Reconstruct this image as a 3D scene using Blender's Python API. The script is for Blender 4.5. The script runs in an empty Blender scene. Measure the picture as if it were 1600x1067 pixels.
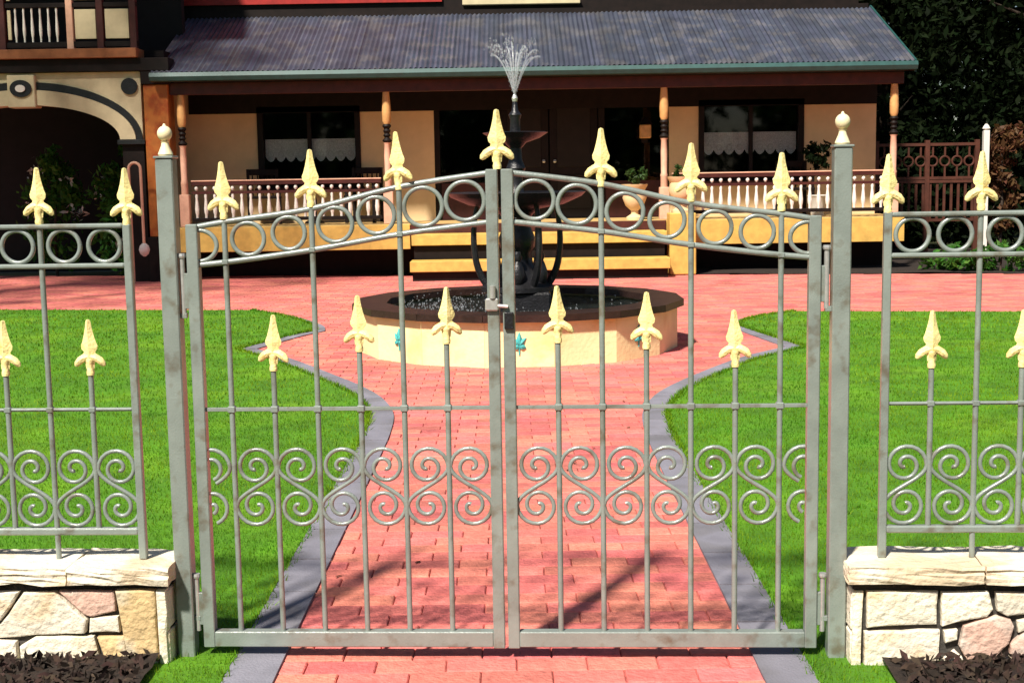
import bpy, bmesh, math, random
import numpy as np
from mathutils import Vector, Matrix
random.seed(7); rng = np.random.default_rng(7)
R = math.radians
S = bpy.context.scene
COL = S.collection

# ---------------------------------------------------------------- camera
PITCH = R(7.152); ROLL = -0.016
cd = bpy.data.cameras.new('camera'); cam = bpy.data.objects.new('camera', cd); COL.objects.link(cam)
cd.sensor_width = 36; cd.lens = 36*2100/1600; cd.clip_start = 0.05; cd.clip_end = 2000
cam.matrix_world = Matrix.Translation((0, 0, 1.6)) @ (Matrix.Rotation(math.pi/2-PITCH, 4, 'X') @ Matrix.Rotation(ROLL, 4, 'Z'))
S.camera = cam
# ---------------------------------------------------------------- sky and sun
SUN_EL, SUN_AZ = 50.0, 28.0          # azimuth: degrees to the left of straight behind the camera
w = bpy.data.worlds.new('World'); S.world = w; w.use_nodes = True
nt = w.node_tree; nt.nodes.clear()
sky = nt.nodes.new('ShaderNodeTexSky'); sky.sky_type = 'NISHITA'; sky.sun_disc = False
sky.sun_elevation = R(SUN_EL); sky.sun_rotation = R(180+SUN_AZ)
bg = nt.nodes.new('ShaderNodeBackground'); bg.inputs[1].default_value = 0.05
wo = nt.nodes.new('ShaderNodeOutputWorld')
nt.links.new(sky.outputs[0], bg.inputs[0]); nt.links.new(bg.outputs[0], wo.inputs[0])
sd = bpy.data.lights.new('sun', 'SUN'); sd.energy = 5.0; sd.angle = R(4.0); sd.color = (1.0, 0.93, 0.82)
sun = bpy.data.objects.new('sun', sd); COL.objects.link(sun)
to_sun = Vector((-math.sin(R(SUN_AZ))*math.cos(R(SUN_EL)), -math.cos(R(SUN_AZ))*math.cos(R(SUN_EL)), math.sin(R(SUN_EL))))
sun.rotation_euler = to_sun.to_track_quat('Z', 'Y').to_euler(); sun.location = to_sun*60
vs = S.view_settings; vs.view_transform = 'Standard'; vs.look = 'None'; vs.gamma = 1; vs.exposure = 0.7; vs.use_curve_mapping = False
S.render.engine = 'CYCLES'

# ---------------------------------------------------------------- materials
M = {}
def pm(name, base, rough=.6, var=.2, scale=6., bump=0., bscale=60., metal=0., spec=.4, rnd=0., second=None, sscale=3., sth=(.5, .62), coat=0.):
    """procedural paint / stone / timber: two noises for tone and relief, optional second colour in patches, optional per-piece tint"""
    m = bpy.data.materials.new(name); m.use_nodes = True; n = m.node_tree.nodes; l = m.node_tree.links
    b = n['Principled BSDF']; tc = n.new('ShaderNodeTexCoord'); geo = n.new('ShaderNodeNewGeometry')
    src = geo.outputs['Position']
    nz = n.new('ShaderNodeTexNoise'); nz.inputs['Scale'].default_value = scale; nz.inputs['Detail'].default_value = 6; nz.inputs['Roughness'].default_value = .6
    l.new(src, nz.inputs['Vector'])
    mr = n.new('ShaderNodeMapRange'); mr.inputs[1].default_value = .3; mr.inputs[2].default_value = .7; mr.inputs[3].default_value = 1-var; mr.inputs[4].default_value = 1+var
    l.new(nz.outputs['Fac'], mr.inputs[0])
    hs = n.new('ShaderNodeHueSaturation'); hs.inputs['Color'].default_value = (*base, 1)
    if second:
        n2 = n.new('ShaderNodeTexNoise'); n2.inputs['Scale'].default_value = sscale; n2.inputs['Detail'].default_value = 5
        l.new(src, n2.inputs['Vector'])
        m2 = n.new('ShaderNodeMapRange'); m2.inputs[1].default_value = sth[0]; m2.inputs[2].default_value = sth[1]
        l.new(n2.outputs['Fac'], m2.inputs[0])
        mx = n.new('ShaderNodeMixRGB'); mx.inputs[1].default_value = (*base, 1); mx.inputs[2].default_value = (*second, 1)
        l.new(m2.outputs[0], mx.inputs[0]); l.new(mx.outputs[0], hs.inputs['Color'])
    val = mr.outputs[0]
    if rnd:
        oi = n.new('ShaderNodeObjectInfo')
        ad = n.new('ShaderNodeMath'); ad.operation = 'ADD'; l.new(oi.outputs['Random'], ad.inputs[0]); l.new(geo.outputs['Random Per Island'], ad.inputs[1])
        fr = n.new('ShaderNodeMath'); fr.operation = 'FRACT'; l.new(ad.outputs[0], fr.inputs[0])
        m3 = n.new('ShaderNodeMapRange'); m3.inputs[3].default_value = 1-rnd; m3.inputs[4].default_value = 1+rnd; l.new(fr.outputs[0], m3.inputs[0])
        mu = n.new('ShaderNodeMath'); mu.operation = 'MULTIPLY'; l.new(val, mu.inputs[0]); l.new(m3.outputs[0], mu.inputs[1]); val = mu.outputs[0]
        m4 = n.new('ShaderNodeMapRange'); m4.inputs[3].default_value = .5-rnd*.05; m4.inputs[4].default_value = .5+rnd*.05
        f2 = n.new('ShaderNodeMath'); f2.operation = 'MULTIPLY'; f2.inputs[1].default_value = 7.3; l.new(fr.outputs[0], f2.inputs[0])
        f3 = n.new('ShaderNodeMath'); f3.operation = 'FRACT'; l.new(f2.outputs[0], f3.inputs[0]); l.new(f3.outputs[0], m4.inputs[0]); l.new(m4.outputs[0], hs.inputs['Hue'])
    l.new(val, hs.inputs['Value']); l.new(hs.outputs[0], b.inputs['Base Color'])
    b.inputs['Roughness'].default_value = rough; b.inputs['Metallic'].default_value = metal; b.inputs['Specular IOR Level'].default_value = spec
    if coat: b.inputs['Coat Weight'].default_value = coat; b.inputs['Coat Roughness'].default_value = .15
    if bump:
        nb = n.new('ShaderNodeTexNoise'); nb.inputs['Scale'].default_value = bscale; nb.inputs['Detail'].default_value = 5; l.new(src, nb.inputs['Vector'])
        bp = n.new('ShaderNodeBump'); bp.inputs['Strength'].default_value = bump; bp.inputs['Distance'].default_value = .02
        l.new(nb.outputs['Fac'], bp.inputs['Height']); l.new(bp.outputs[0], b.inputs['Normal'])
    M[name] = m; return m
def leafmat(name, base, tr=.35, var=.35, spec=.25, patch=False):
    m = bpy.data.materials.new(name); m.use_nodes = True; n = m.node_tree.nodes; l = m.node_tree.links
    b = n['Principled BSDF']; geo = n.new('ShaderNodeNewGeometry'); hs = n.new('ShaderNodeHueSaturation'); hs.inputs['Color'].default_value = (*base, 1)
    mr = n.new('ShaderNodeMapRange'); mr.inputs[3].default_value = 1-var; mr.inputs[4].default_value = 1+var
    l.new(geo.outputs['Random Per Island'], mr.inputs[0]); l.new(mr.outputs[0], hs.inputs['Value'])
    m5 = n.new('ShaderNodeMath'); m5.operation = 'MULTIPLY'; m5.inputs[1].default_value = 9.7; l.new(geo.outputs['Random Per Island'], m5.inputs[0])
    m6 = n.new('ShaderNodeMath'); m6.operation = 'FRACT'; l.new(m5.outputs[0], m6.inputs[0])
    m7 = n.new('ShaderNodeMapRange'); m7.inputs[3].default_value = .475; m7.inputs[4].default_value = .52; l.new(m6.outputs[0], m7.inputs[0]); l.new(m7.outputs[0], hs.inputs['Hue'])
    if patch:      # worn, drier and lusher areas of the lawn
        nz = n.new('ShaderNodeTexNoise'); nz.inputs['Scale'].default_value = .8; nz.inputs['Detail'].default_value = 5; nz.inputs['Roughness'].default_value = .65; l.new(geo.outputs['Position'], nz.inputs['Vector'])
        mp = n.new('ShaderNodeMapRange'); mp.inputs[1].default_value = .35; mp.inputs[2].default_value = .68; l.new(nz.outputs['Fac'], mp.inputs[0])
        mc = n.new('ShaderNodeMixRGB'); mc.inputs[1].default_value = (base[0]*.55, base[1]*.75, base[2], 1); mc.inputs[2].default_value = (base[0]*1.9, base[1]*1.2, base[2]*2, 1)
        l.new(mp.outputs[0], mc.inputs[0]); l.new(mc.outputs[0], hs.inputs['Color'])
    l.new(hs.outputs[0], b.inputs['Base Color']); b.inputs['Roughness'].default_value = .6; b.inputs['Specular IOR Level'].default_value = spec
    t = n.new('ShaderNodeBsdfTranslucent'); l.new(hs.outputs[0], t.inputs['Color'])
    mx = n.new('ShaderNodeMixShader'); mx.inputs[0].default_value = tr
    l.new(b.outputs[0], mx.inputs[1]); l.new(t.outputs[0], mx.inputs[2]); l.new(mx.outputs[0], n['Material Output'].inputs[0])
    M[name] = m
def glassmat(name, tint):
    m = bpy.data.materials.new(name); m.use_nodes = True; n = m.node_tree.nodes; l = m.node_tree.links; n.remove(n['Principled BSDF'])
    t = n.new('ShaderNodeBsdfTransparent'); t.inputs[0].default_value = (*tint, 1)
    g = n.new('ShaderNodeBsdfGlossy'); g.inputs['Roughness'].default_value = .03
    fz = n.new('ShaderNodeFresnel'); fz.inputs[0].default_value = 1.45
    mx = n.new('ShaderNodeMixShader'); l.new(fz.outputs[0], mx.inputs[0]); l.new(t.outputs[0], mx.inputs[1]); l.new(g.outputs[0], mx.inputs[2]); l.new(mx.outputs[0], n['Material Output'].inputs[0])
    M[name] = m

pm('iron', (.205, .240, .218), rough=.30, var=.16, scale=9, bump=.10, bscale=160, spec=.75, second=(.135, .125, .095), sscale=17, sth=(.54, .72), coat=.25)
pm('gold', (.90, .77, .33), rough=.5, var=.14, scale=30, bump=.25, bscale=120, spec=.5, second=(.72, .52, .17), sscale=26, sth=(.55, .72), rnd=.05)
pm('ball_gold', (.82, .72, .45), rough=.4, var=.1, scale=30, spec=.5)
pm('zinc', (.55, .55, .53), rough=.35, var=.15, scale=60, metal=.6)
pm('black_iron', (.010, .010, .012), rough=.38, var=.4, scale=12, bump=.3, bscale=50, spec=.5)
pm('stone', (.78, .71, .57), rough=.85, var=.16, scale=14, bump=.55, bscale=45, rnd=.12, second=(.58, .44, .26), sscale=7, sth=(.52, .68))
pm('stone_gold', (.60, .43, .22), rough=.85, var=.16, scale=14, bump=.55, bscale=45, rnd=.05, second=(.62, .52, .36), sscale=8)
pm('stone_pink', (.58, .38, .30), rough=.85, var=.14, scale=14, bump=.55, bscale=45, second=(.60, .50, .42), sscale=9)
pm('cap_stone', (.78, .71, .57), rough=.85, var=.13, scale=10, bump=.5, bscale=38, rnd=.05, second=(.60, .48, .33), sscale=5)
pm('mortar', (.05, .045, .04), rough=.95, var=.3, scale=30, bump=.4)
pm('brick', (.63, .178, .143), rough=.85, var=.2, scale=26, bump=.55, bscale=70, rnd=.20, second=(.50, .135, .115), sscale=1.1, sth=(.5, .66))
pm('brick_bed', (.50, .14, .115), rough=.95, var=.2, scale=20)
pm('border', (.205, .20, .24), rough=.85, var=.14, scale=7, bump=.3, bscale=110, second=(.155, .15, .17), sscale=3.5, rnd=.13)
pm('turf', (.065, .19, .003), rough=.95, var=.35, scale=3.5, bump=.6, bscale=55, second=(.10, .23, .004), sscale=.9)
leafmat('grass', (.105, .275, .003), tr=.35, var=.35, patch=True)
pm('soil', (.022, .014, .010), rough=.95, var=.6, scale=30, bump=1., bscale=40)
pm('mulch_chip', (.035, .020, .014), rough=.9, var=.5, scale=40, rnd=.6)
pm('earth', (.10, .11, .05), rough=.95, var=.3, scale=2)
pm('basin', (.84, .74, .40), rough=.7, var=.10, scale=4, bump=.2, bscale=30, second=(.74, .53, .19), sscale=2.2, sth=(.55, .75))
pm('coping', (.028, .014, .011), rough=.4, var=.4, scale=8, bump=.3, bscale=40)
pm('turquoise', (.05, .36, .36), rough=.6, var=.2, scale=30)
pm('cream_wall', (.68, .50, .28), rough=.8, var=.10, scale=2.5, bump=.1, bscale=40)
pm('facade_cream', (.56, .48, .30), rough=.8, var=.12, scale=5, bump=.1, bscale=40)
pm('yellow_paint', (.56, .36, .085), rough=.6, var=.2, scale=7, bump=.15)
pm('deck_paint', (.55, .36, .14), rough=.6, var=.2, scale=7)
pm('post_paint', (.60, .33, .12), rough=.55, var=.18, scale=9)
pm('post_pink', (.66, .38, .26), rough=.55, var=.15, scale=9)
pm('orange_wood', (.38, .12, .022), rough=.45, var=.25, scale=6, second=(.30, .06, .01), sscale=5)
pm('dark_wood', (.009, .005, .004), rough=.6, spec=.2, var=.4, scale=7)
pm('red_wood', (.055, .011, .008), rough=.5, var=.35, scale=7)
pm('red_paint', (.32, .018, .014), rough=.5, var=.25, scale=5)
pm('brown_band', (.30, .11, .04), rough=.6, var=.25, scale=8)
pm('white_paint', (.74, .70, .63), rough=.5, var=.08, scale=20)
pm('lace', (.82, .80, .74), rough=.9, var=.3, scale=60)
pm('roof_iron', (.040, .047, .072), rough=.55, var=.32, scale=2.4, bump=.1, bscale=30, spec=.45, second=(.072, .072, .084), sscale=3, rnd=.2)
pm('teal', (.018, .07, .065), rough=.45, var=.2, scale=9)
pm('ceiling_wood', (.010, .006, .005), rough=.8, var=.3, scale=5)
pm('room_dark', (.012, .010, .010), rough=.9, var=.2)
pm('screen_wood', (.075, .022, .012), rough=.6, var=.35, scale=7)
pm('bark', (.05, .035, .025), rough=.95, var=.35, scale=9, bump=.8, bscale=25)
pm('terracotta', (.36, .13, .06), rough=.8, var=.2, scale=12)
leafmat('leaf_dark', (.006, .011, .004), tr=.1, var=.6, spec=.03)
leafmat('leaf_mid', (.035, .075, .015), tr=.3)
leafmat('leaf_green', (.05, .16, .02), tr=.35)
leafmat('leaf_bronze', (.10, .045, .018), tr=.3)
leafmat('flower_white', (.7, .68, .6), tr=.2, var=.1)
glassmat('glass', (.85, .87, .87))
def watermat():
    m = bpy.data.materials.new('water'); m.use_nodes = True; n = m.node_tree.nodes; l = m.node_tree.links; b = n['Principled BSDF']
    b.inputs['Base Color'].default_value = (.012, .016, .016, 1); b.inputs['Roughness'].default_value = .05; b.inputs['IOR'].default_value = 1.33; b.inputs['Specular IOR Level'].default_value = .6
    geo = n.new('ShaderNodeNewGeometry'); nz = n.new('ShaderNodeTexNoise'); nz.inputs['Scale'].default_value = 9; nz.inputs['Detail'].default_value = 4; l.new(geo.outputs['Position'], nz.inputs['Vector'])
    bp = n.new('ShaderNodeBump'); bp.inputs['Strength'].default_value = .7; bp.inputs['Distance'].default_value = .05; l.new(nz.outputs['Fac'], bp.inputs['Height']); l.new(bp.outputs[0], b.inputs['Normal'])
    M['water'] = m
    m = bpy.data.materials.new('spray'); m.use_nodes = True; n = m.node_tree.nodes; l = m.node_tree.links; b = n['Principled BSDF']
    b.inputs['Base Color'].default_value = (.75, .8, .85, 1); b.inputs['Roughness'].default_value = .2
    t = n.new('ShaderNodeBsdfTransparent'); mx = n.new('ShaderNodeMixShader'); mx.inputs[0].default_value = .13
    l.new(t.outputs[0], mx.inputs[1]); l.new(b.outputs[0], mx.inputs[2]); l.new(mx.outputs[0], n['Material Output'].inputs[0]); M['spray'] = m
watermat()

# ---------------------------------------------------------------- mesh helpers
class MB:
    def __init__(s): s.v = []; s.f = []
    def add(s, v, f):
        o = len(s.v); s.v += [tuple(p) for p in v]; s.f += [tuple(i+o for i in q) for q in f]; return s
    def box(s, x0, x1, y0, y1, z0, z1, b=0.):
        """box; b > 0 chamfers every edge"""
        if b <= 0:
            v = [(x, y, z) for z in (z0, z1) for y in (y0, y1) for x in (x0, x1)]
            return s.add(v, [(0, 2, 3, 1), (4, 5, 7, 6), (0, 1, 5, 4), (2, 6, 7, 3), (0, 4, 6, 2), (1, 3, 7, 5)])
        bm = bmesh.new(); bmesh.ops.create_cube(bm, size=1)
        for q in bm.verts: q.co = Vector(((x0+x1)/2+q.co.x*(x1-x0), (y0+y1)/2+q.co.y*(y1-y0), (z0+z1)/2+q.co.z*(z1-z0)))
        bmesh.ops.bevel(bm, geom=bm.edges[:], offset=b, segments=1, affect='EDGES')
        bm.verts.index_update(); s.add([q.co[:] for q in bm.verts], [[q.index for q in f.verts] for f in bm.faces]); bm.free(); return s
    def tube(s, pts, r, n=8, cap=True):
        """round bar along a path; r a number or one per point"""
        pts = [Vector(p) for p in pts]; k = len(pts); rs = r if hasattr(r, '__len__') else [r]*k
        v = []; up = None
        for i, p in enumerate(pts):
            t = (pts[min(i+1, k-1)]-pts[max(i-1, 0)]).normalized()
            if up is None: up = t.orthogonal().normalized()
            up = (up - t*up.dot(t)).normalized(); sd_ = t.cross(up)
            for j in range(n):
                a = 2*math.pi*j/n; v.append(p+(up*math.cos(a)+sd_*math.sin(a))*rs[i])
        f = [(i*n+j, i*n+(j+1) % n, (i+1)*n+(j+1) % n, (i+1)*n+j) for i in range(k-1) for j in range(n)]
        if cap: f += [tuple(range(n))[::-1], tuple((k-1)*n+j for j in range(n))]
        return s.add(v, f)
    def lathe(s, prof, n=20, c=(0, 0, 0), closed=False):
        """profile of (radius, z) about a vertical axis"""
        v = []; k = len(prof)
        for r, z in prof:
            for j in range(n):
                a = 2*math.pi*j/n; v.append((c[0]+r*math.cos(a), c[1]+r*math.sin(a), c[2]+z))
        f = [(i*n+j, i*n+(j+1) % n, (i+1)*n+(j+1) % n, (i+1)*n+j) for i in range(k-1) for j in range(n)]
        if not closed: f += [tuple(range(n))[::-1], tuple((k-1)*n+j for j in range(n))]
        return s.add(v, f)
    def strip(s, pts, th, y0, y1, closed=False):
        """flat bar bent in the xz plane: centre line pts, thickness th, from depth y0 to y1"""
        k = len(pts); v = []
        for i, (x, z) in enumerate(pts):
            a = pts[(i-1) % k] if closed else pts[max(i-1, 0)]; b = pts[(i+1) % k] if closed else pts[min(i+1, k-1)]
            tx, tz = b[0]-a[0], b[1]-a[1]; L = math.hypot(tx, tz) or 1; nx, nz = -tz/L*th/2, tx/L*th/2
            v += [(x+nx, y0, z+nz), (x+nx, y1, z+nz), (x-nx, y1, z-nz), (x-nx, y0, z-nz)]
        f = []
        for i in range(k if closed else k-1):
            q = ((i+1) % k)*4; p = i*4
            f += [(p+j, p+(j+1) % 4, q+(j+1) % 4, q+j) for j in range(4)]
        if not closed: f += [(3, 2, 1, 0), tuple((k-1)*4+j for j in range(4))]
        return s.add(v, f)
    def bar(s, pts, r, n=10): return s.tube([(x, 0, z) for x, z in pts], r, n)
    def prism(s, poly, y0, y1):
        """polygon in xz pushed from depth y0 (front) to y1"""
        k = len(poly); v = [(x, y0, z) for x, z in poly]+[(x, y1, z) for x, z in poly]
        return s.add(v, [tuple(range(k)), tuple(range(2*k-1, k-1, -1))]+[(i, i+k, (i+1) % k+k, (i+1) % k) for i in range(k)])
    def mesh(s, name, mat, smooth=False):
        me = bpy.data.meshes.new(name); me.from_pydata(s.v, [], s.f); me.materials.append(M[mat])
        bm = bmesh.new(); bm.from_mesh(me); bmesh.ops.recalc_face_normals(bm, faces=bm.faces); bm.to_mesh(me); bm.free()
        if smooth:
            me.shade_smooth()
            try: me.set_sharp_from_angle(angle=R(40))
            except Exception: pass
        return me
    def build(s, name, mat, parent=None, loc=(0, 0, 0), smooth=False): return put(name, s.mesh(name, mat, smooth), parent, loc)
def put(name, me, parent=None, loc=(0, 0, 0), rz=0., scale=None):
    o = bpy.data.objects.new(name, me); COL.objects.link(o); o.parent = parent; o.location = loc
    if rz: o.rotation_euler = (0, 0, rz)
    if scale: o.scale = scale
    return o
def tag(o, label=None, cat=None, group=None, kind=None):
    for k, v in (('label', label), ('category', cat), ('group', group), ('kind', kind)):
        if v: o[k] = v
    return o
def thing(name, label, cat, loc=(0, 0, 0), rz=0., group=None): return tag(put(name, None, None, loc, rz), label, cat, group)
def structure(o, label=None): o['kind'] = 'structure'; return o
def box(name, mat, parent, x0, x1, y0, y1, z0, z1, b=0.): return MB().box(x0, x1, y0, y1, z0, z1, b).build(name, mat, parent)
def quads_mesh(name, P, mat):
    """P: (n, k, 3) array of loose polygons -> one mesh"""
    n, k, _ = P.shape; me = bpy.data.meshes.new(name)
    me.vertices.add(n*k); me.vertices.foreach_set('co', P.reshape(-1).astype(np.float32))
    me.loops.add(n*k); me.loops.foreach_set('vertex_index', np.arange(n*k, dtype=np.int32))
    me.polygons.add(n); me.polygons.foreach_set('loop_start', np.arange(0, n*k, k, dtype=np.int32)); me.polygons.foreach_set('loop_total', np.full(n, k, dtype=np.int32))
    me.update(); me.validate(); me.materials.append(M[mat]); return me
def leaves(centres, size, rngl=rng, up=.25):
    """leaf-shaped quads of random attitude at the given points"""
    n = len(centres); a = rngl.normal(size=(n, 3)); a /= np.linalg.norm(a, axis=1)[:, None]
    b = rngl.normal(size=(n, 3)); b[:, 2] += up; b -= a*(a*b).sum(1)[:, None]; b /= np.linalg.norm(b, axis=1)[:, None]
    s_ = size*rngl.uniform(.6, 1.3, n)[:, None]
    return np.stack([centres-a*s_, centres-b*s_*.42, centres+a*s_, centres+b*s_*.42], 1)
def crown_points(blobs, n, shell=.55):
    """points in clumps inside a set of ellipsoids (x, y, z, rx, ry, rz)"""
    B = np.array(blobs); wgt = B[:, 3]*B[:, 4]*B[:, 5]; wgt = wgt**.75; wgt /= wgt.sum()
    nc = max(8, n//26); idx = rng.choice(len(B), nc, p=wgt); d = rng.normal(size=(nc, 3)); d /= np.linalg.norm(d, axis=1)[:, None]
    rr = shell+(1.06-shell)*rng.random(nc)**.7
    cc = B[idx, :3]+d*B[idx, 3:]*rr[:, None]
    k = rng.integers(0, nc, n); spread = .13*B[idx[k], 3:].mean(1)
    return cc[k]+rng.normal(size=(n, 3))*spread[:, None]

# ---------------------------------------------------------------- ground, lawns, paving
structure(MB().add([(-300, -80, -.05), (300, -80, -.05), (300, 600, -.05), (-300, 600, -.05)], [(0, 1, 2, 3)]).build('ground', 'earth'))
LAWN_L = [(-.94, 3.1), (-.935, 5.0), (-.925, 7.2), (-.93, 8.3), (-.99, 9.0), (-1.2, 9.75), (-1.64, 10.7), (-2.1, 11.6), (-2.55, 12.33),
          (-2.40, 12.8), (-2.2, 13.4), (-2.03, 13.75), (-2.12, 14.25), (-2.5, 15.1), (-3.1, 15.98)]
LAWN_R = [(.93, 3.1), (.945, 5.0), (.955, 7.2), (.98, 8.3), (1.06, 8.95), (1.25, 9.6), (1.66, 10.45), (2.12, 11.25), (2.62, 11.86),
          (2.50, 12.5), (2.4, 13.1), (2.32, 13.6), (2.42, 14.0), (2.7, 14.45), (3.15, 14.88)]
def smooth_line(pts, cusps, sub=5):
    """Catmull-Rom through pts, broken at the cusp indices"""
    out = []; brk = [0]+list(cusps)+[len(pts)-1]
    for a, b in zip(brk[:-1], brk[1:]):
        seg = [Vector(p) for p in pts[a:b+1]]
        for i in range(len(seg)-1):
            p0 = seg[max(i-1, 0)]; p1 = seg[i]; p2 = seg[i+1]; p3 = seg[min(i+2, len(seg)-1)]
            for j in range(sub):
                t = j/sub; out.append(.5*((2*p1)+(p2-p0)*t+(2*p0-5*p1+4*p2-p3)*t*t+(3*p1-p0-3*p2+p3)*t**3))
    out.append(Vector(pts[-1])); return [(p.x, p.y) for p in out]
EL = smooth_line(LAWN_L, (8, 11)); ER = smooth_line(LAWN_R, (8, 11))
PL = EL+[(-14, 17.85), (-14, 3.1)]; PR = ER+[(14, 13.0), (14, 3.1)]
def inside(poly, X, Y):
    X = np.asarray(X); Y = np.asarray(Y); c = np.zeros(X.shape, bool); n = len(poly)
    for i in range(n):
        x1, y1 = poly[i]; x2, y2 = poly[(i+1) % n]
        if y1 == y2: continue
        q = ((y1 > Y) != (y2 > Y)) & (X < (x2-x1)*(Y-y1)/(y2-y1)+x1); c ^= q
    return c
def sheet(name, poly, z, mat):
    bm = bmesh.new(); vs_ = [bm.verts.new((x, y, z)) for x, y in poly]; f = bm.faces.new(vs_)
    ret = bmesh.ops.extrude_face_region(bm, geom=[f])
    for q in ret['geom']:
        if isinstance(q, bmesh.types.BMVert): q.co.z = -.06
    bmesh.ops.recalc_face_normals(bm, faces=bm.faces); bmesh.ops.triangulate(bm, faces=[q for q in bm.faces if len(q.verts) > 4])
    me = bpy.data.meshes.new(name); bm.to_mesh(me); bm.free(); me.materials.append(M[mat]); return put(name, me)
lawnL = structure(sheet('lawn', PL, .022, 'turf')); lawnR = structure(sheet('lawn', PR, .022, 'turf'))
def blades(poly, x0, x1, side):
    tri = []
    for ya, yb, dens, hgt, wd in ((3.6, 6, 7000, .018, .0035), (6, 9, 3000, .020, .006), (9, 12.5, 1250, .022, .009), (12.5, 18, 620, .024, .014)):
        n = int((x1-x0)*(yb-ya)*dens); X = rng.uniform(x0, x1, n); Y = rng.uniform(ya, yb, n)
        k = inside(poly, X, Y) & (np.abs(X) < .56*Y+.8); X = X[k]; Y = Y[k]; n = len(X)
        a = rng.uniform(0, math.pi, n); hh = hgt*rng.uniform(.5, 1.2, n); lean = rng.normal(0, .4, (n, 2))*hh[:, None]
        dx = np.cos(a)*wd*.5; dy = np.sin(a)*wd*.5; z0 = np.full(n, .018)
        tri.append(np.stack([np.stack([X-dx, Y-dy, z0], 1), np.stack([X+dx, Y+dy, z0], 1), np.stack([X+lean[:, 0], Y+lean[:, 1], .022+hh], 1)], 1))
    E_ = np.array(EL if side == 'towards' else ER); n = 5200; i = rng.integers(0, len(E_)-1, n); t = rng.random((n, 1)); p = E_[i]*(1-t)+E_[i+1]*t+rng.normal(0, .012, (n, 2))   # ragged tufts along the edging
    a = rng.uniform(0, math.pi, n); wd = .0022*np.maximum(1, p[:, 1]/4.5); hh = rng.uniform(.012, .038, n); le = rng.normal(0, .016, (n, 2)); z0 = np.full(n, .016)
    tri.append(np.stack([np.stack([p[:, 0]-np.cos(a)*wd, p[:, 1]-np.sin(a)*wd, z0], 1), np.stack([p[:, 0]+np.cos(a)*wd, p[:, 1]+np.sin(a)*wd, z0], 1), np.stack([p[:, 0]+le[:, 0], p[:, 1]+le[:, 1], .02+hh], 1)], 1))
    o = put('mown_grass', quads_mesh('mown_grass', np.concatenate(tri), 'grass'))
    tag(o, 'bright green mown grass of the lawn beside the path, %s the road end of the red cross drive' % side, 'grass', kind='stuff')
blades(PL, -10, -.9, 'towards'); blades(PR, .9, 10, 'away from')
for o in bpy.data.objects:
    if o.name.startswith('mown_grass'): o['label'] = 'bright green mown grass of the lawn on the arched porch side' if not o.name.endswith('001') else 'bright green mown grass of the lawn on the timber screen side'

def border(edge, sgn):
    """grey edging: separate slabs along a lawn edge, laid on the paving side"""
    root = structure(put('path_border', None, None, (edge[0][0], edge[0][1], 0)))
    ox, oy = edge[0]; P = [Vector(p) for p in edge]; k = len(P); wd = .165
    N = []
    for i in range(k):
        t = (P[min(i+1, k-1)]-P[max(i-1, 0)]).normalized(); nrm = Vector((-t.y, t.x))*sgn; N.append(nrm)
    dist = 0; cur = [0]; segs = []
    for i in range(1, k):
        dist += (P[i]-P[i-1]).length; cur.append(i)
        if dist > .42 or i == k-1: segs.append(cur); cur = [i]; dist = 0
    for q in segs:
        mb = MB(); n = len(q); zt = .020+random.uniform(0, .002); v = []
        for i in q:
            wj = wd if i < 40 else wd*max(.45, 1-(i-40)/45)
            sh = .006 if i == q[0] else (-.006 if i == q[-1] else 0)
            t = (P[min(i+1, k-1)]-P[max(i-1, 0)]).normalized()*sh
            a = P[i]+t-N[i]*.01; b = P[i]+t+N[i]*wj
            for p_, z in ((a, -.03), (a, zt), (b, zt), (b, -.03)): v.append((p_.x-ox, p_.y-oy, z))
        f = [(i*4+j, i*4+(j+1) % 4, i*4+4+(j+1) % 4, i*4+4+j) for i in range(n-1) for j in range(4)]+[(0, 1, 2, 3), tuple(4*(n-1)+j for j in (3, 2, 1, 0))]
        mb.add(v, f).build('border_slab', 'border', root)
border(EL, -1); border(ER, 1)

# brick paving: path, fountain circle, cross drive. The bricks run under the border slabs.
def road_front(x): return 15.55-.17*x
def road_back(x): return 21.0-.178*x
bed = structure(MB().add([(-14, 2.9, 0), (14, 2.9, 0), (14, 19.4, 0), (2, 20.75, 0), (-14, 23.6, 0)], [(0, 1, 2, 3, 4)]).build('brick_path', 'brick_bed'))
bl, bw, gap = .230, .115, .004
cand = []
for r_ in range(int((23.8-2.9)/bw)):
    y = 2.9+(r_+.5)*bw; off = bl/2 if r_ % 2 else 0
    for c_ in range(-62, 62):
        cand.append((c_*bl+off, y))
cand = np.array(cand); X, Y = cand[:, 0], cand[:, 1]
keep = (Y < road_back(X)+.05) & (np.abs(X) < .44*Y+1.2)
sx = np.sign(X); near_edge = np.zeros(len(X), bool)
covered = (inside(PL, X-.13, Y) & inside(PL, X+.13, Y) & inside(PL, X, Y+.08) & inside(PL, X, Y-.08)) | (inside(PR, X-.13, Y) & inside(PR, X+.13, Y) & inside(PR, X, Y+.08) & inside(PR, X, Y-.08))
under_basin = (X-.05)**2+(Y-12.4)**2 < 1.25**2
cand = cand[keep & ~covered & ~under_basin]
order = np.argsort(np.hypot(cand[:, 0], cand[:, 1]-0)+np.where(np.abs(cand[:, 0]) > .95, 50, 0)+np.where(cand[:, 1] < 3.95, 100, 0))
hl, hw = (bl-gap)/2, (bw-gap)/2; cb = .004
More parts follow.
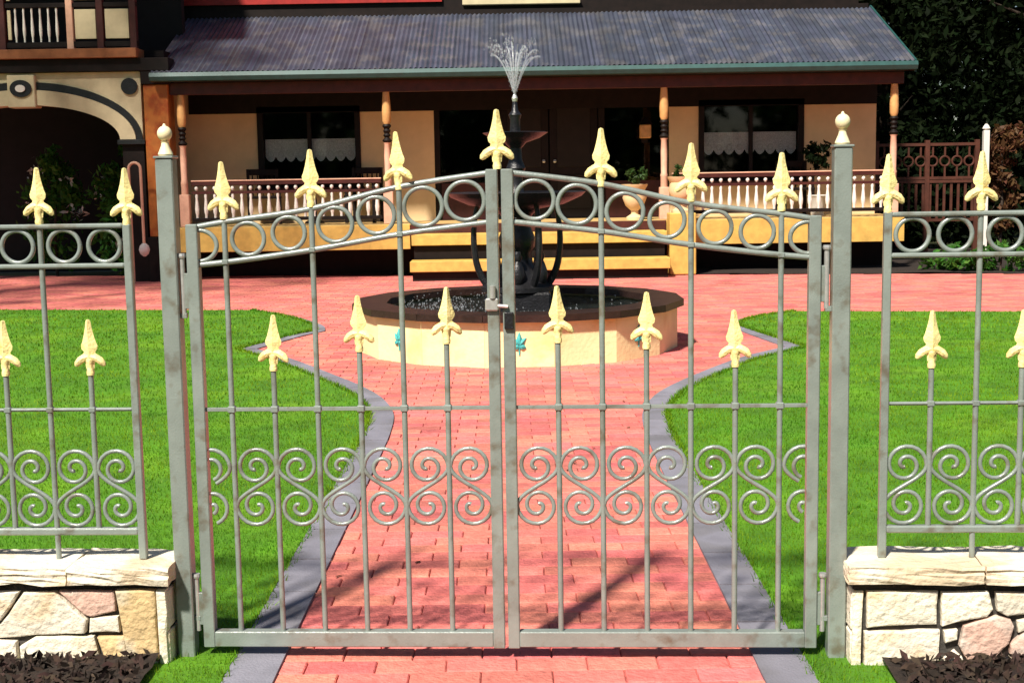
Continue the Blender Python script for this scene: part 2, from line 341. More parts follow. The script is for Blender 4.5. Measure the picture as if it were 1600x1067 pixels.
def brick_geo():
    v = [(sx_*hl, sy_*hw, -.004) for sx_, sy_ in ((-1, -1), (1, -1), (1, 1), (-1, 1))]+[(sx_*hl, sy_*hw, .006) for sx_, sy_ in ((-1, -1), (1, -1), (1, 1), (-1, 1))]
    v += [(sx_*(hl-cb), sy_*(hw-cb), .010) for sx_, sy_ in ((-1, -1), (1, -1), (1, 1), (-1, 1))]
    f = [(0, 1, 5, 4), (1, 2, 6, 5), (2, 3, 7, 6), (3, 0, 4, 7), (4, 5, 9, 8), (5, 6, 10, 9), (6, 7, 11, 10), (7, 4, 8, 11), (8, 9, 10, 11)]
    return v, f
bv, bf = brick_geo(); bme = MB().add(bv, bf).mesh('brick', 'brick')
for i in order[:300]:
    x, y = cand[i]; o = put('brick', bme, bed, (x, y, random.uniform(-.0015, .0015)), random.gauss(0, .008))
    o.rotation_euler = (random.gauss(0, .006), random.gauss(0, .004), random.gauss(0, .008))
rest = cand[order[300:]]; n = len(rest); bvA = np.array(bv)
VV = (bvA[None]+np.concatenate([rest, rng.uniform(-.0015, .0015, (n, 1))], 1)[:, None]).reshape(-1, 3)
FF = (np.array(bf)[None]+(np.arange(n)*12)[:, None, None]).reshape(-1, 4)
me = bpy.data.meshes.new('brick_paving'); me.from_pydata(VV.tolist(), [], FF.tolist()); me.materials.append(M['brick'])
tag(put('brick_paving', me, bed), kind='stuff')

lf = []
for _ in range(70):
    x, y = random.uniform(-2.3, 2.3), random.uniform(4.3, 15)
    if abs(x) < (.74 if y < 9 else 2.2) and math.hypot(x-.06, y-12.4) > 1.6: lf.append((x, y, .016))
lv = leaves(np.array(lf), .022); lv[:, :, 2] = .014+np.abs(lv[:, :, 2]-.016)*.35
tag(put('leaf_litter', quads_mesh('leaf_litter', lv, 'leaf_bronze'), bed), kind='stuff')
# garden beds: in front of the walls, along the house and beside the screen
def bed_sheet(poly, z):
    bm = bmesh.new(); f = bm.faces.new([bm.verts.new((x, y, z)) for x, y in poly]); bmesh.ops.triangulate(bm, faces=[f])
    for _ in range(4): bmesh.ops.subdivide_edges(bm, edges=[e for e in bm.edges if e.calc_length() > .12], cuts=1, use_grid_fill=True)
    for q in bm.verts: q.co.z += random.uniform(-.012, .02)
    me = bpy.data.meshes.new('garden_bed'); bm.to_mesh(me); bm.free(); me.materials.append(M['soil']); return structure(put('garden_bed', me))
bed_sheet([(-4.2, 2.9), (-1.2, 2.9), (-1.17, 4.24), (-4.2, 4.38)], .045); bed_sheet([(1.16, 2.9), (4.2, 2.9), (4.2, 3.98), (1.16, 4.12)], .045)
bed_sheet([(-5.6, 21.95), (-1.9, 21.3), (-1.9, 21.9), (-5.6, 22.4)], .02); bed_sheet([(2.7, 20.55), (14, 18.6), (14, 26), (6.2, 26), (6.0, 21.9), (2.7, 21.6)], .02)
def chips(x0, x1, y0, y1, n, z):
    P = []
    for _ in range(n):
        P.append((random.uniform(x0, x1), random.uniform(y0, y1), z+random.uniform(0, .02)))
    o = put('bark_mulch', quads_mesh('bark_mulch', leaves(np.array(P), .022, up=1.5), 'mulch_chip')); return o
o = chips(-2.3, -1.2, 3.7, 4.24, 1600, .05); tag(o, 'dark bark mulch below the golden cornered stone wall', 'mulch', kind='stuff')
o = chips(1.18, 2.3, 3.6, 4.1, 1600, .05); tag(o, 'dark bark mulch below the pink stoned wall', 'mulch', kind='stuff')

# ---------------------------------------------------------------- gate, posts, fences (gate frame: x along, y away from the street, z up)
TH = .05; GO = Vector((-.032*math.cos(TH), 4.28+.032*math.sin(TH), 0)); GX = Vector((math.cos(TH), -math.sin(TH), 0)); GY = Vector((math.sin(TH), math.cos(TH), 0))
def gpos(x, y=0, z=0): return GO+GX*x+GY*y+Vector((0, 0, z))
def spear_mesh():
    """cast spear head, 0.183 tall, base at z = 0: ridged blade, two drooping barbs, socket"""
    mb = MB(); s = .183
    prof = [(a*s, b*s) for a, b in ((.075, .12), (.085, .22), (.125, .29), (.120, .36), (.100, .42), (.140, .465), (.150, .53), (.118, .61), (.088, .72), (.062, .84), (.048, .94), (.038, .985), (.0, 1.0))]
    v = []
    for hw_, z in prof: v += [(-hw_, 0, z), (0, -min(.011, .004+hw_*.55), z), (hw_, 0, z), (0, min(.011, .004+hw_*.55), z)]
    k = len(prof)
    f = [(i*4+j, i*4+(j+1) % 4, i*4+4+(j+1) % 4, i*4+4+j) for i in range(k-1) for j in range(4)]+[(0, 1, 2, 3), tuple(4*(k-1)+j for j in (3, 2, 1, 0))]
    mb.add(v, f)
    mb.lathe([(.0125, 0), (.0135, .010), (.0115, .018), (.011, .040), (.014, .046), (.012, .054)], 10)
    for sg in (-1, 1):   # barbs
        mb.tube([(sg*q*.183, 0, z*.183) for q, z in ((.0, .335), (.10, .315), (.18, .265), (.235, .205), (.262, .165))], [.010, .0125, .0125, .0105, .005], 8)
    return mb.mesh('spear_finial', 'gold', True)
SPEAR = spear_mesh()
def scroll_pts(flip):
    c, Ro, P = .0655, .0615, []
    def lobe(cz, a0, dirn):
        L = []
        n = 34
        for i in range(n+1):
            t = i/n; a = a0+dirn*t*R(610); r = Ro*(1-t)**.82+.006; L.append((r*math.cos(a), cz+r*math.sin(a)))
        return L
    top = lobe(c, math.pi, -1); bot = lobe(-c, 0, -1)
    mid = []
    p0 = Vector(top[0]); p3 = Vector(bot[0]); p1 = p0+Vector((0, -.05)); p2 = p3+Vector((0, .05))
    for i in range(1, 10):
        t = i/10; mid.append(tuple(p0*(1-t)**3+p1*3*t*(1-t)**2+p2*3*t*t*(1-t)+p3*t**3))
    P = top[::-1]+mid+bot
    return [(-x if flip else x, z) for x, z in P]
def scroll_mesh(flip, half=0):
    pts = scroll_pts(flip)
    if not half: return MB().bar(pts, .0068).mesh('scroll', 'iron', True)
    mb = MB(); run = []
    for x, z in pts:       # only the half that fits beside the stile
        ok = x*half > 0
        if ok: run.append((x-half*.002, z))
        elif len(run) > 2: mb.bar(run, .0068); run = []
        else: run = []
    if len(run) > 2: mb.bar(run, .0068)
    return mb.mesh('half_scroll', 'iron', True)
SCR = [scroll_mesh(False), scroll_mesh(True)]
def ring_mesh(d):
    n = 36; return MB().bar([((d/2-.007)*math.cos(2*math.pi*i/n), (d/2-.007)*math.sin(2*math.pi*i/n)) for i in range(n+1)], .0074).mesh('ring', 'iron', True)
RING = {d: ring_mesh(d) for d in (.112, .118, .124, .130, .136)}
def ring_for(g): return RING[min(RING, key=lambda d: abs(d-(g)))]
COLLAR = MB().box(-.0125, .0125, -.0125, .0125, -.011, .011, .003).mesh('collar', 'iron')
CURL_UP = [(0, 1.603), (.02, 1.602), (.32, 1.5605), (.603, 1.496), (.886, 1.458), (.99, 1.441)]
CURL_LO = [(0, 1.448), (.02, 1.447), (.32, 1.411), (.603, 1.365), (.886, 1.329), (.99, 1.320)]
def interp(tab, x):
    x = abs(x); n = len(tab)
    for i in range(n-1):
        if x <= tab[i+1][0] or i == n-2:
            (x1, y1), (x2, y2) = tab[i], tab[i+1]; m1 = (y2-tab[i-1][1])/(x2-tab[i-1][0]) if i else 0
            m2 = (tab[i+2][1]-y1)/(tab[i+2][0]-x1) if i+2 < n else (y2-y1)/(x2-x1)
            h_ = x2-x1; t = (x-x1)/h_
            return (2*t**3-3*t*t+1)*y1+(t**3-2*t*t+t)*h_*m1+(-2*t**3+3*t*t)*y2+(t**3-t*t)*h_*m2
def picket(parent, px, x, z0, z1, tip, w=.009, twist=0.):
    """square bar; spear fixed on top as its own sub-part"""
    p = put('picket', MB().lathe([(w, z0), (w, (z0+z1)/2), (w, z1)], 14).mesh('picket', 'iron', True), parent, (x-px, 0, 0), twist)
    sp = put('spear_finial', SPEAR, p, (0, 0, tip-.183)); sp.rotation_euler = (random.gauss(0, .012), random.gauss(0, .018), random.gauss(0, .12)); return p
SC_Z = .590
def leaf(sgn, label):
    xr = sgn*.99; root = thing('gate_leaf', label, 'gate', gpos(xr), -TH, 'pair of iron gate leaves')
    X_ = lambda x: x-xr
    def bx(name, x0, x1, y0, y1, z0, z1, b=.003, mat='iron', parent=root): return MB().box(min(X_(x0), X_(x1)), max(X_(x0), X_(x1)), y0, y1, z0, z1, b).build(name, mat, parent)
    s = sgn
    bx('stile', s*.971, s*1.009, -.019, .019, .050, 1.452)
    st = bx('stile', s*.0055, s*.0435, -.019, .019, .047, 1.612)
    bx('bottom_rail', s*.0435, s*.971, -.019, .019, .052, .104)
    bx('middle_rail', s*.0435, s*.971, -.006, .006, .843, .855, .001)
    for tab in (CURL_UP, CURL_LO):
        xs = np.linspace(.0435, .971, 30)
        MB().bar([(X_(s*x), interp(tab, x)) for x in xs], .0095, 12).build('arched_rail', 'iron', root, smooth=True)
    xs = [.179+.1414*k for k in range(6)]
    tips = [1.241, 1.735, 1.218, 1.684, 1.158, 1.650]
    for k, x in enumerate(xs):
        picket(root, xr, s*x, .104, tips[k]-.180, tips[k], twist=random.gauss(0, .02))
        put('collar', COLLAR, root, (X_(s*x), 0, .849))
        if k % 2: put('collar', COLLAR, root, (X_(s*x), 0, interp(CURL_LO, x)), 0, (.85, 1.05, .7))
    cells = [.108]+[(a+b)/2 for a, b in zip(xs[:-1], xs[1:])]
    for k, c in enumerate(cells): put('scroll', SCR[(k+(s > 0)) % 2], root, (X_(s*c), 0, SC_Z))
    hm = scroll_mesh(s < 0, -s); put('half_scroll', hm, root, (X_(s*.966), 0, SC_Z))
    for a, b in ((.0435, .311), (.329, .594), (.612, .877)):
        for j in (0, 1):
            x = a+(b-a)*(.25+.5*j); g = min(interp(CURL_UP, x)-interp(CURL_LO, x)-.013, (b-a)/2+.002)
            put('ring', ring_for(g), root, (X_(s*x), 0, (interp(CURL_UP, x)+interp(CURL_LO, x))/2))
    # half ring let into the narrow end cell
    zc = (interp(CURL_UP, .971)+interp(CURL_LO, .971))/2; zc2 = .050
    MB().bar([(X_(s*(.971-zc2*1.15*math.sin(t))), zc+zc2*math.cos(t)) for t in np.linspace(0, math.pi, 18)], .0074).build('half_ring', 'iron', root, smooth=True)
    for z0, z1 in ((1.16, 1.345), (.105, .285)):      # hinge: leaf strap, pin and two lugs
        hg = bx('hinge', s*1.009, s*1.028, -.010, .006, z0+.02, z1-.05, .002)
        MB().tube([(X_(s*1.028), -.004, z0), (X_(s*1.028), -.004, z1)], .0085, 10).build('hinge_pin', 'zinc', hg, smooth=True)
        MB().lathe([(.012, 0), (.0135, .006), (.012, .014)], 10, (X_(s*1.028), -.004, z1)).build('hinge_cap', 'zinc', hg)
    if s < 0:
        put('spear_finial', SPEAR, root, (X_(-.006), 0, 1.612), 0, (1.05, 1.05, 1.02))
        la = bx('latch', -.050, -.008, -.034, -.019, 1.165, 1.205, .004, 'zinc')
        MB().tube([(X_(-.026), -.030, 1.205), (X_(-.026), -.030, 1.245)], .010, 10).build('latch_knob', 'zinc', la, smooth=True)
        MB().tube([(X_(-.045), -.027, 1.185), (X_(.022), -.027, 1.178)], .006, 8).build('latch_bolt', 'zinc', la, smooth=True)
    else:
        bx('lock_keeper', .010, .040, -.032, -.019, 1.105, 1.160, .003, 'black_iron')
    return root
leaf(-1, 'grey green iron gate leaf carrying the latch and the tallest gold spear')
leaf(1, 'grey green iron gate leaf with the black lock keeper near the pink stoned wall')
def gate_post(x, label):
    root = thing('gate_post', label, 'gate post', gpos(x), -TH, 'gate posts')
    box('shaft', 'iron', root, -.028, .028, -.028, .028, -.05, 1.662, .004)
    box('cap_plate', 'iron', root, -.032, .032, -.032, .032, 1.662, 1.670, .002)
    prof = [(.021, 1.670), (.024, 1.676), (.019, 1.688), (.013, 1.702), (.011, 1.712), (.014, 1.717)]
    for i in range(1, 12):
        a = -math.pi/2+math.pi*i/12; prof.append((.0235*math.cos(a), 1.741+.0245*math.sin(a)))
    prof += [(.006, 1.765), (.003, 1.772)]
    MB().lathe(prof, 18).build('ball_finial', 'ball_gold', root, smooth=True)
    for z in (1.15, .14):
        s = 1 if x < 0 else -1
        box('hinge_lug', 'iron', root, min(s*.028, s*.048), max(s*.028, s*.048), -.012, .006, z, z+.016, .001)
gate_post(-1.066, 'square grey steel gate post with ball top next to the golden cornered stone wall')
gate_post(1.072, 'square grey steel gate post with ball top next to the pink stoned wall')
def fence(sgn, x_end, label):
    xr = sgn*x_end; root = thing('fence_panel', label, 'fence', gpos(xr, 0, .35), -TH, 'iron fence panels on the walls')
    X_ = lambda x: sgn*x-xr; dz = -.35; L = 2.9; end = x_end+.1414*20
    def rail(name, z0, z1, d): MB().box(min(X_(x_end+.011), X_(end)), max(X_(x_end+.011), X_(end)), -d, d, z0+dz, z1+dz, .005).build(name, 'iron', root)
    rail('top_rail', 1.443, 1.459, .015); rail('ring_rail', 1.315, 1.331, .015); rail('middle_rail', .846, .858, .006); rail('bottom_rail', .432, .456, .013)
    tall_prev = None
    for k in range(21):
        x = x_end+.1414*k+(.004 if k else 0); tall = k % 2 == 0; w_ = .0125 if k == 0 else .009
        tip = 1.640+random.uniform(-.006, .006) if tall else 1.149
        p = put('end_post' if k == 0 else 'picket', (MB().box(-w_, w_, -w_, w_, 0, tip-.180+dz, .003) if k == 0 else MB().lathe([(w_, 0 if tall else .456+dz), (w_, .5), (w_, tip-.180+dz)], 14)).mesh('picket', 'iron', k > 0), root, (X_(x), 0, 0))
        put('spear_finial', SPEAR, p, (0, 0, tip-.183+dz), random.gauss(0, .06))
        if k: put('collar', COLLAR, root, (X_(x), 0, .852+dz), 0, (.9, .9, .8))
        if k < 20: put('scroll', SCR[(k+(sgn > 0)) % 2], root, (X_(x+.0707), 0, SC_Z-.002+dz))
        if tall:
            if tall_prev is not None:
                for j in (0, 1): put('ring', RING[.118], root, (X_(tall_prev+(x-tall_prev)*(.27+.46*j)), 0, 1.387+dz))
            tall_prev = x
fence(-1, 1.203, 'grey iron fence panel with gold spears on the wall with a golden corner stone')
fence(1, 1.216, 'grey iron fence panel with gold spears on the wall with a pink stone')

# ---------------------------------------------------------------- stone walls
SL = {'A': [(-1.66, .264), (-1.595, .264), (-1.666, .164), (-1.76, .15), (-1.78, .264)], 'B': [(-1.581, .261), (-1.474, .264), (-1.373, .170), (-1.382, .124), (-1.545, .118), (-1.602, .110), (-1.67, .107), (-1.72, .13), (-1.667, .152)],
      'C': [(-1.463, .267), (-1.279, .264), (-1.277, .198), (-1.359, .178), (-1.384, .187)], 'D': [(-1.365, .173), (-1.269, .181), (-1.266, .127), (-1.37, .124)],
      'E': [(-1.273, .269), (-1.142, .269), (-1.142, .033), (-1.243, .038), (-1.261, .170)], 'E2': [(-1.138, .269), (-1.108, .269), (-1.106, -.03), (-1.140, -.03)],
      'F': [(-1.604, .078), (-1.551, .110), (-1.354, .113), (-1.332, .004), (-1.602, .0)], 'G': [(-1.343, .110), (-1.253, .113), (-1.246, .038), (-1.319, .033)],
      'H': [(-1.32, .024), (-1.146, .027), (-1.146, -.03), (-1.321, -.03)], 'X': [(-1.76, .10), (-1.615, .095), (-1.615, -.02), (-1.76, -.02)]}
SR = {'E2': [(1.108, .262), (1.143, .262), (1.136, -.03), (1.106, -.03)], 'A': [(1.153, .262), (1.377, .262), (1.374, .155), (1.155, .143)], 'B': [(1.388, .259), (1.534, .262), (1.549, .204), (1.531, .180), (1.39, .149)],
      'C': [(1.555, .259), (1.70, .262), (1.69, .190), (1.594, .182), (1.562, .199)], 'D': [(1.147, .130), (1.385, .135), (1.383, .010), (1.166, -.03), (1.150, -.03)],
      'E': [(1.396, .135), (1.44, .138), (1.439, .105), (1.402, .094)], 'F': [(1.459, .149), (1.563, .182), (1.605, .171), (1.616, .149), (1.602, .094), (1.561, .050), (1.472, .038), (1.447, .083)],
      'G': [(1.398, .038), (1.434, .069), (1.472, .034), (1.398, .018)], 'I': [(1.567, .044), (1.593, .055), (1.651, .022), (1.72, .02), (1.72, -.03), (1.557, .005)],
      'J': [(1.607, .090), (1.648, .127), (1.70, .12), (1.70, .035), (1.655, .034), (1.605, .060)], 'K': [(1.626, .166), (1.69, .180), (1.70, .130), (1.652, .134), (1.63, .127)]}
def stone(parent, poly, xr, mat, y_front, depth=.04, inset=.004):
    """one field stone: polygon with rounded edges, face slightly uneven"""
    cx = sum(p[0] for p in poly)/len(poly); cz = sum(p[1] for p in poly)/len(poly); k = len(poly)
    # break up each side so that the outline is not ruler straight
    Q = []
    for i in range(k):
        a, b = poly[i], poly[(i+1) % k]; L = math.hypot(b[0]-a[0], b[1]-a[1]); m = max(1, min(4, int(L/.045)))
        for j in range(m):
            t = j/m; jit = .0022 if j else 0
            t2 = t if j else .0
            Q.append((a[0]+(b[0]-a[0])*t2+random.gauss(0, jit), a[1]+(b[1]-a[1])*t2+random.gauss(0, jit)))
    k = len(Q); v = []
    bulge = random.uniform(.0, .007); tx, tz = random.gauss(0, .05), random.gauss(0, .04)
    for sc, yy in ((1., depth), (1., .006), (.985, .002), (.94, 0)):
        for x, z in Q:
            dx, dz_ = x-cx, z-cz; L = math.hypot(dx, dz_) or 1; q = (1-sc)*.12; f = max(0, (L-q)/L)
            y = y_front+yy-bulge+(tx*dx+tz*dz_)*.5*(yy < .004)
            v.append((cx+dx*f-xr, y, cz+dz_*f))
    c0 = len(v); v.append((cx-xr, y_front-bulge-.002, cz))
    f = [(r_*k+i, r_*k+(i+1) % k, r_*k+k+(i+1) % k, r_*k+k+i) for r_ in range(3) for i in range(k)]+[(3*k+i, 3*k+(i+1) % k, c0) for i in range(k)]
    MB().add(v, f).build('stone', mat, parent, smooth=False)
def wall(sgn, defs, label, mats):
    xr = sgn*1.106; root = thing('stone_wall', label, 'wall', gpos(xr), -TH, 'low stone walls')
    x_in, x_out = sgn*1.112, sgn*4.0
    box('rubble_core', 'mortar', root, min(x_in, x_out)-xr, max(x_in, x_out)-xr, -.070, .085, -.06, .288)
    for k, poly in defs.items(): stone(root, poly, xr, mats.get(k, 'stone'), -.088)
    # end face
    for (z0, z1) in ((-.03, .125), (.135, .265)):
        for (y0, y1) in ((-.082, -.005), (.003, .088)):
            x0, x1 = sorted((sgn*1.104, sgn*1.118)); MB().box(x0-xr, x1-xr, y0, y1, z0, z1, .004).build('stone', 'stone', root)
    # the rest of the face, outward
    x = 1.72 if sgn > 0 else 1.775
    while x < 3.95:
        w_ = random.uniform(.16, .30); zc = random.uniform(.09, .16); j = lambda: random.uniform(-.012, .012); x2 = min(x+w_, 4.0)
        a, b = zc+j(), zc+j(); top = [(x+.006, a+.006), (x2-.006, b+.006), (x2-.006+j(), .264), (x+.006+j(), .264)]
        if random.random() < .5: xm = (x+x2)/2+j(); zm = (a+b)/2; low = [[(x+.006, -.03), (xm-.006, -.03), (xm-.006, zm-.006), (x+.006, a-.006)], [(xm+.006, -.03), (x2-.006, -.03), (x2-.006, b-.006), (xm+.006, zm-.006)]]
        else: low = [[(x+.006, -.03), (x2-.006, -.03), (x2-.006, b-.006), (x+.006, a-.006)]]
        for q in [top]+low: stone(root, [(sgn*p, z) for p, z in q], xr, random.choice(('stone', 'stone', 'stone_gold', 'stone_pink')), -.088)
        x = x2
    # cap stones
    edges = [1.086 if sgn < 0 else 1.088, 1.425 if sgn < 0 else 1.515]
    while edges[-1] < 4: edges.append(edges[-1]+random.uniform(.36, .5))
    for a, b in zip(edges[:-1], edges[1:]):
        a2, b2 = a+.003, b-.003; x0, x1 = sorted((sgn*a2, sgn*b2)); bm = bmesh.new(); bmesh.ops.create_cube(bm, size=1)
        for q in bm.verts: q.co = Vector(((x0+x1)/2-xr+q.co.x*(x1-x0), .004+q.co.y*.235, .321+q.co.z*.056))
        bmesh.ops.subdivide_edges(bm, edges=bm.edges[:], cuts=5, use_grid_fill=True)
        for q in bm.verts:
            q.co += Vector((random.gauss(0, .0015), random.gauss(0, .003), random.gauss(0, .002)))
        me = bpy.data.meshes.new('cap_stone'); bm.to_mesh(me); bm.free(); me.materials.append(M['cap_stone']); put('cap_stone', me, root)
wall(-1, SL, 'low cream stone wall with a tall golden stone at its corner', {'E': 'stone_gold', 'G': 'stone_gold', 'C': 'stone_pink'})
wall(1, SR, 'low cream stone wall with a rounded pink stone in its face', {'F': 'stone_pink', 'J': 'stone_pink'})

# ---------------------------------------------------------------- fountain
FC = (.06, 12.4, 0)
ft = thing('fountain', 'round cream fountain basin with turquoise motifs and black iron centrepiece', 'fountain', FC)
NS = 16; a0 = -math.pi/2-math.pi/NS
def ngon(r): return [(r*math.cos(a0+2*math.pi*i/NS), r*math.sin(a0+2*math.pi*i/NS)) for i in range(NS)]
o_, i_ = ngon(1.47), ngon(1.30)
for i in range(NS):
    j = (i+1) % NS; g = .0015
    def lerp(a, b, t): return (a[0]+(b[0]-a[0])*t, a[1]+(b[1]-a[1])*t)
    p = [lerp(o_[i], o_[j], g), lerp(o_[j], o_[i], g), lerp(i_[j], i_[i], g), lerp(i_[i], i_[j], g)]
    v = [(x, y, -.02) for x, y in p]+[(x, y, .385) for x, y in p]
    pn = MB().add(v, [(3, 2, 1, 0), (4, 5, 6, 7), (0, 1, 5, 4), (1, 2, 6, 5), (2, 3, 7, 6), (3, 0, 4, 7)]).build('basin_panel', 'basin', ft)
    am = a0+2*math.pi*(i+.5)/NS; tg = Vector((-math.sin(am), math.cos(am), 0)); nr = Vector((math.cos(am), math.sin(am), 0)); cpt = nr*(1.47*math.cos(math.pi/NS)+.004)
    if i % 2 == 0:
        mb = MB()     # turquoise relief: three leaves rising from a stem
        for da, ln in ((-.75, .085), (0, .11), (.75, .085), (-2.0, .06), (2.0, .06)):
            pts = []
            for t in np.linspace(0, 1, 6):
                q = cpt+tg*(math.sin(da*(.5+.5*t))*ln*t)+Vector((0, 0, .19+math.cos(da)*ln*t)); pts.append(q)
            mb.tube(pts, [.010, .020, .024, .020, .012, .003], 6)
        mb.tube([cpt+Vector((0, 0, .11)), cpt+Vector((0, 0, .20))], [.006, .011], 6)
        mb.build('leaf_motif', 'turquoise', pn)
ro, ri = ngon(1.53), ngon(1.22)
for i in range(NS):
    j = (i+1) % NS; p = [lerp(ro[i], ro[j], .004), lerp(ro[j], ro[i], .004), lerp(ri[j], ri[i], .004), lerp(ri[i], ri[j], .004)]
    v = [(x, y, .385) for x, y in p]+[(x, y, .445) for x, y in p]
    MB().add(v, [(3, 2, 1, 0), (4, 5, 6, 7), (0, 1, 5, 4), (1, 2, 6, 5), (2, 3, 7, 6), (3, 0, 4, 7)]).build('coping_stone', 'coping', ft)
MB().lathe([(.01, .36), (1.0, .36), (1.29, .36)], 48, closed=True).build('water_pool', 'water', ft)
box('plinth', 'black_iron', ft, -.30, .30, -.30, .30, .05, .52, .02)
MB().lathe([(.34, .52), (.34, .56), (.28, .60), (.22, .64), (.20, .70), (.15, .76), (.13, .86), (.16, .92), (.17, 1.0), (.14, 1.08), (.12, 1.16), (.15, 1.22), (.22, 1.27)], 16).build('pedestal', 'black_iron', ft, smooth=True)
MB().lathe([(.05, 1.25), (.22, 1.27), (.44, 1.31), (.60, 1.38), (.64, 1.42), (.62, 1.425), (.42, 1.36), (.1, 1.33)], 32).build('lower_bowl', 'black_iron', ft, smooth=True)
MB().lathe([(.10, 1.32), (.11, 1.38), (.07, 1.44), (.06, 1.56), (.09, 1.64), (.06, 1.72), (.055, 1.82), (.10, 1.87), (.22, 1.91), (.30, 1.96), (.28, 1.965), (.12, 1.93), (.05, 1.95), (.045, 2.08), (.06, 2.12), (.03, 2.16), (.02, 2.24)], 20).build('upper_bowl', 'black_iron', ft, smooth=True)
for q in range(6):
    a = 2*math.pi*q/6; mb = MB(); pts = []
    for t in np.linspace(0, 1, 16):
        rr = .27+.10*math.sin(t*math.pi*1.15)+.12*t*t; zz = .56+.80*t-.05*math.sin(t*6.28); pts.append((rr*math.cos(a), rr*math.sin(a), zz))
    mb.tube(pts, [.036-.016*t for t in np.linspace(0, 1, 16)], 8); mb.build('scroll_bracket', 'black_iron', ft, smooth=True)
for q in range(6):
    a = 2*math.pi*(q+.5)/6; MB().lathe([(.02, .56), (.06, .60), (.075, .68), (.05, .76), (.03, .80), (.045, .84), (.03, .89)], 10, (.24*math.cos(a), .24*math.sin(a), 0)).build('ornament', 'black_iron', ft, smooth=True)
MB().lathe([(.022, 2.24), (.028, 2.27), (.016, 2.30)], 12).build('nozzle', 'zinc', ft)
dp = []
for q in range(20):                                   # jets that rise and arch over
    a = 2*math.pi*q/26+random.uniform(-.1, .1); sp = random.uniform(.10, .26); hh = random.uniform(.35, .52)
    for t in np.linspace(.04, 1.1, 46):
        if random.random() < .35: continue
        dp.append((sp*t*math.cos(a)+random.gauss(0, .012), sp*t*math.sin(a)+random.gauss(0, .012), 2.30+hh*4*t*.5*(1-t*.5)*1.0+random.gauss(0, .012)))
for q in range(420):                                  # splashes on the pool, most of them on one side
    a = random.gauss(3.3, .8) if q < 340 else random.uniform(0, 6.283); rr = random.uniform(.5, 1.15); k = abs(random.gauss(0, .035)); dp.append((rr*math.cos(a), rr*math.sin(a), .37+k))
dp = np.array(dp); n = len(dp); sz = rng.uniform(.0025, .0075, n)
octa = np.array([(1, 0, 0), (0, 1, 0), (-1, 0, 0), (0, -1, 0), (0, 0, 1.6), (0, 0, -1.6)]); of = [(0, 1, 4), (1, 2, 4), (2, 3, 4), (3, 0, 4), (1, 0, 5), (2, 1, 5), (3, 2, 5), (0, 3, 5)]
VV = (dp[:, None]+octa[None]*sz[:, None, None]).reshape(-1, 3); FF = (np.array(of)[None]+(np.arange(n)*6)[:, None, None]).reshape(-1, 3)
me = bpy.data.meshes.new('water_spray'); me.from_pydata(VV.tolist(), [], FF.tolist()); me.materials.append(M['spray']); tag(put('water_spray', me, ft), kind='stuff')
mb = MB()
for q in range(18):                                   # connected threads of water inside the spray
    a = 2*math.pi*q/18+random.uniform(-.15, .15); sp = random.uniform(.08, .24); hh = random.uniform(.34, .52); e = random.uniform(.75, 1.15)
    ts = np.linspace(.0, e, 12); mb.tube([(sp*t*math.cos(a), sp*t*math.sin(a), 2.29+hh*2*t*(1-t*.5)) for t in ts], [.005+.004*t for t in ts], 5)
tag(mb.build('water_jet', 'spray', ft, smooth=True), kind='stuff')

# ---------------------------------------------------------------- veranda house (frame: y = 0 at the veranda posts, y = 21 in the scene)
HY = 21.0
hs_ = thing('veranda_house', 'cream house with corrugated roof over a dark veranda with turned posts', 'house', (0, HY, 0))
DZ = .84; WY = 1.2
# deck, skirt, plinth
for i in range(12): box('deck_board', 'deck_paint', hs_, -5.2, 6.05, -.10+i*.108, -.10+i*.108+.103, DZ-.04, DZ-.002*(i % 2))
for a, b in ((-5.25, -1.55), (2.42, 6.1)): box('deck_fascia', 'yellow_paint', hs_, a, b, -.16, -.105, .45, .83, .006)
box('deck_fascia', 'red_wood', hs_, -1.545, 2.415, -.15, -.105, .62, .83, .006)
box('plinth', 'dark_wood', hs_, -5.3, 6.1, .75, .95, -.05, .79)
# steps
for (z0, z1, y0, y1) in ((.15, .31, -1.02, -.58), (.52, .69, -.58, -.16)):
    box('step_tread', 'yellow_paint', hs_, -1.5, 2.38, y0, y1, z0, z1, .008)
for (z0, z1, y) in ((-.03, .15, -.93), (.31, .52, -.50)): box('step_riser', 'dark_wood', hs_, -1.47, 2.35, y, y+.03, z0, z1)
# walls
def wl(x0, x1, z0, z1, mat='cream_wall', y0=WY, y1=WY+.2, name='wall'): return box(name, mat, hs_, x0, x1, y0, y1, z0, z1)
WZ = 3.42
wl(-5.6, -4.10, 0, WZ); wl(-2.42, -1.22, 0, WZ); wl(-4.10, -2.42, 0, 1.40); wl(-4.10, -2.42, 2.72, WZ)
wl(-1.22, 2.62, 3.0, WZ); wl(2.62, 3.10, 0, WZ); wl(4.82, 6.0, 0, WZ); wl(3.10, 4.82, 0, 1.40); wl(3.10, 4.82, 2.72, WZ)
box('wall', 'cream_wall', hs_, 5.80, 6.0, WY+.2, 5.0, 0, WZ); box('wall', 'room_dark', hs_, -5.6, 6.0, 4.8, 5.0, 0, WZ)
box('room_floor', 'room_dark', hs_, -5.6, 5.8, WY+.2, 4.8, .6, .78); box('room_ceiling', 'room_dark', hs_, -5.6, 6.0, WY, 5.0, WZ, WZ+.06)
box('eave_shade_board', 'dark_wood', hs_, -5.2, 6.0, WY-.03, WY-.001, 2.62, WZ-.02)  # dark board added to put the eave's shade into the upper wall's colour
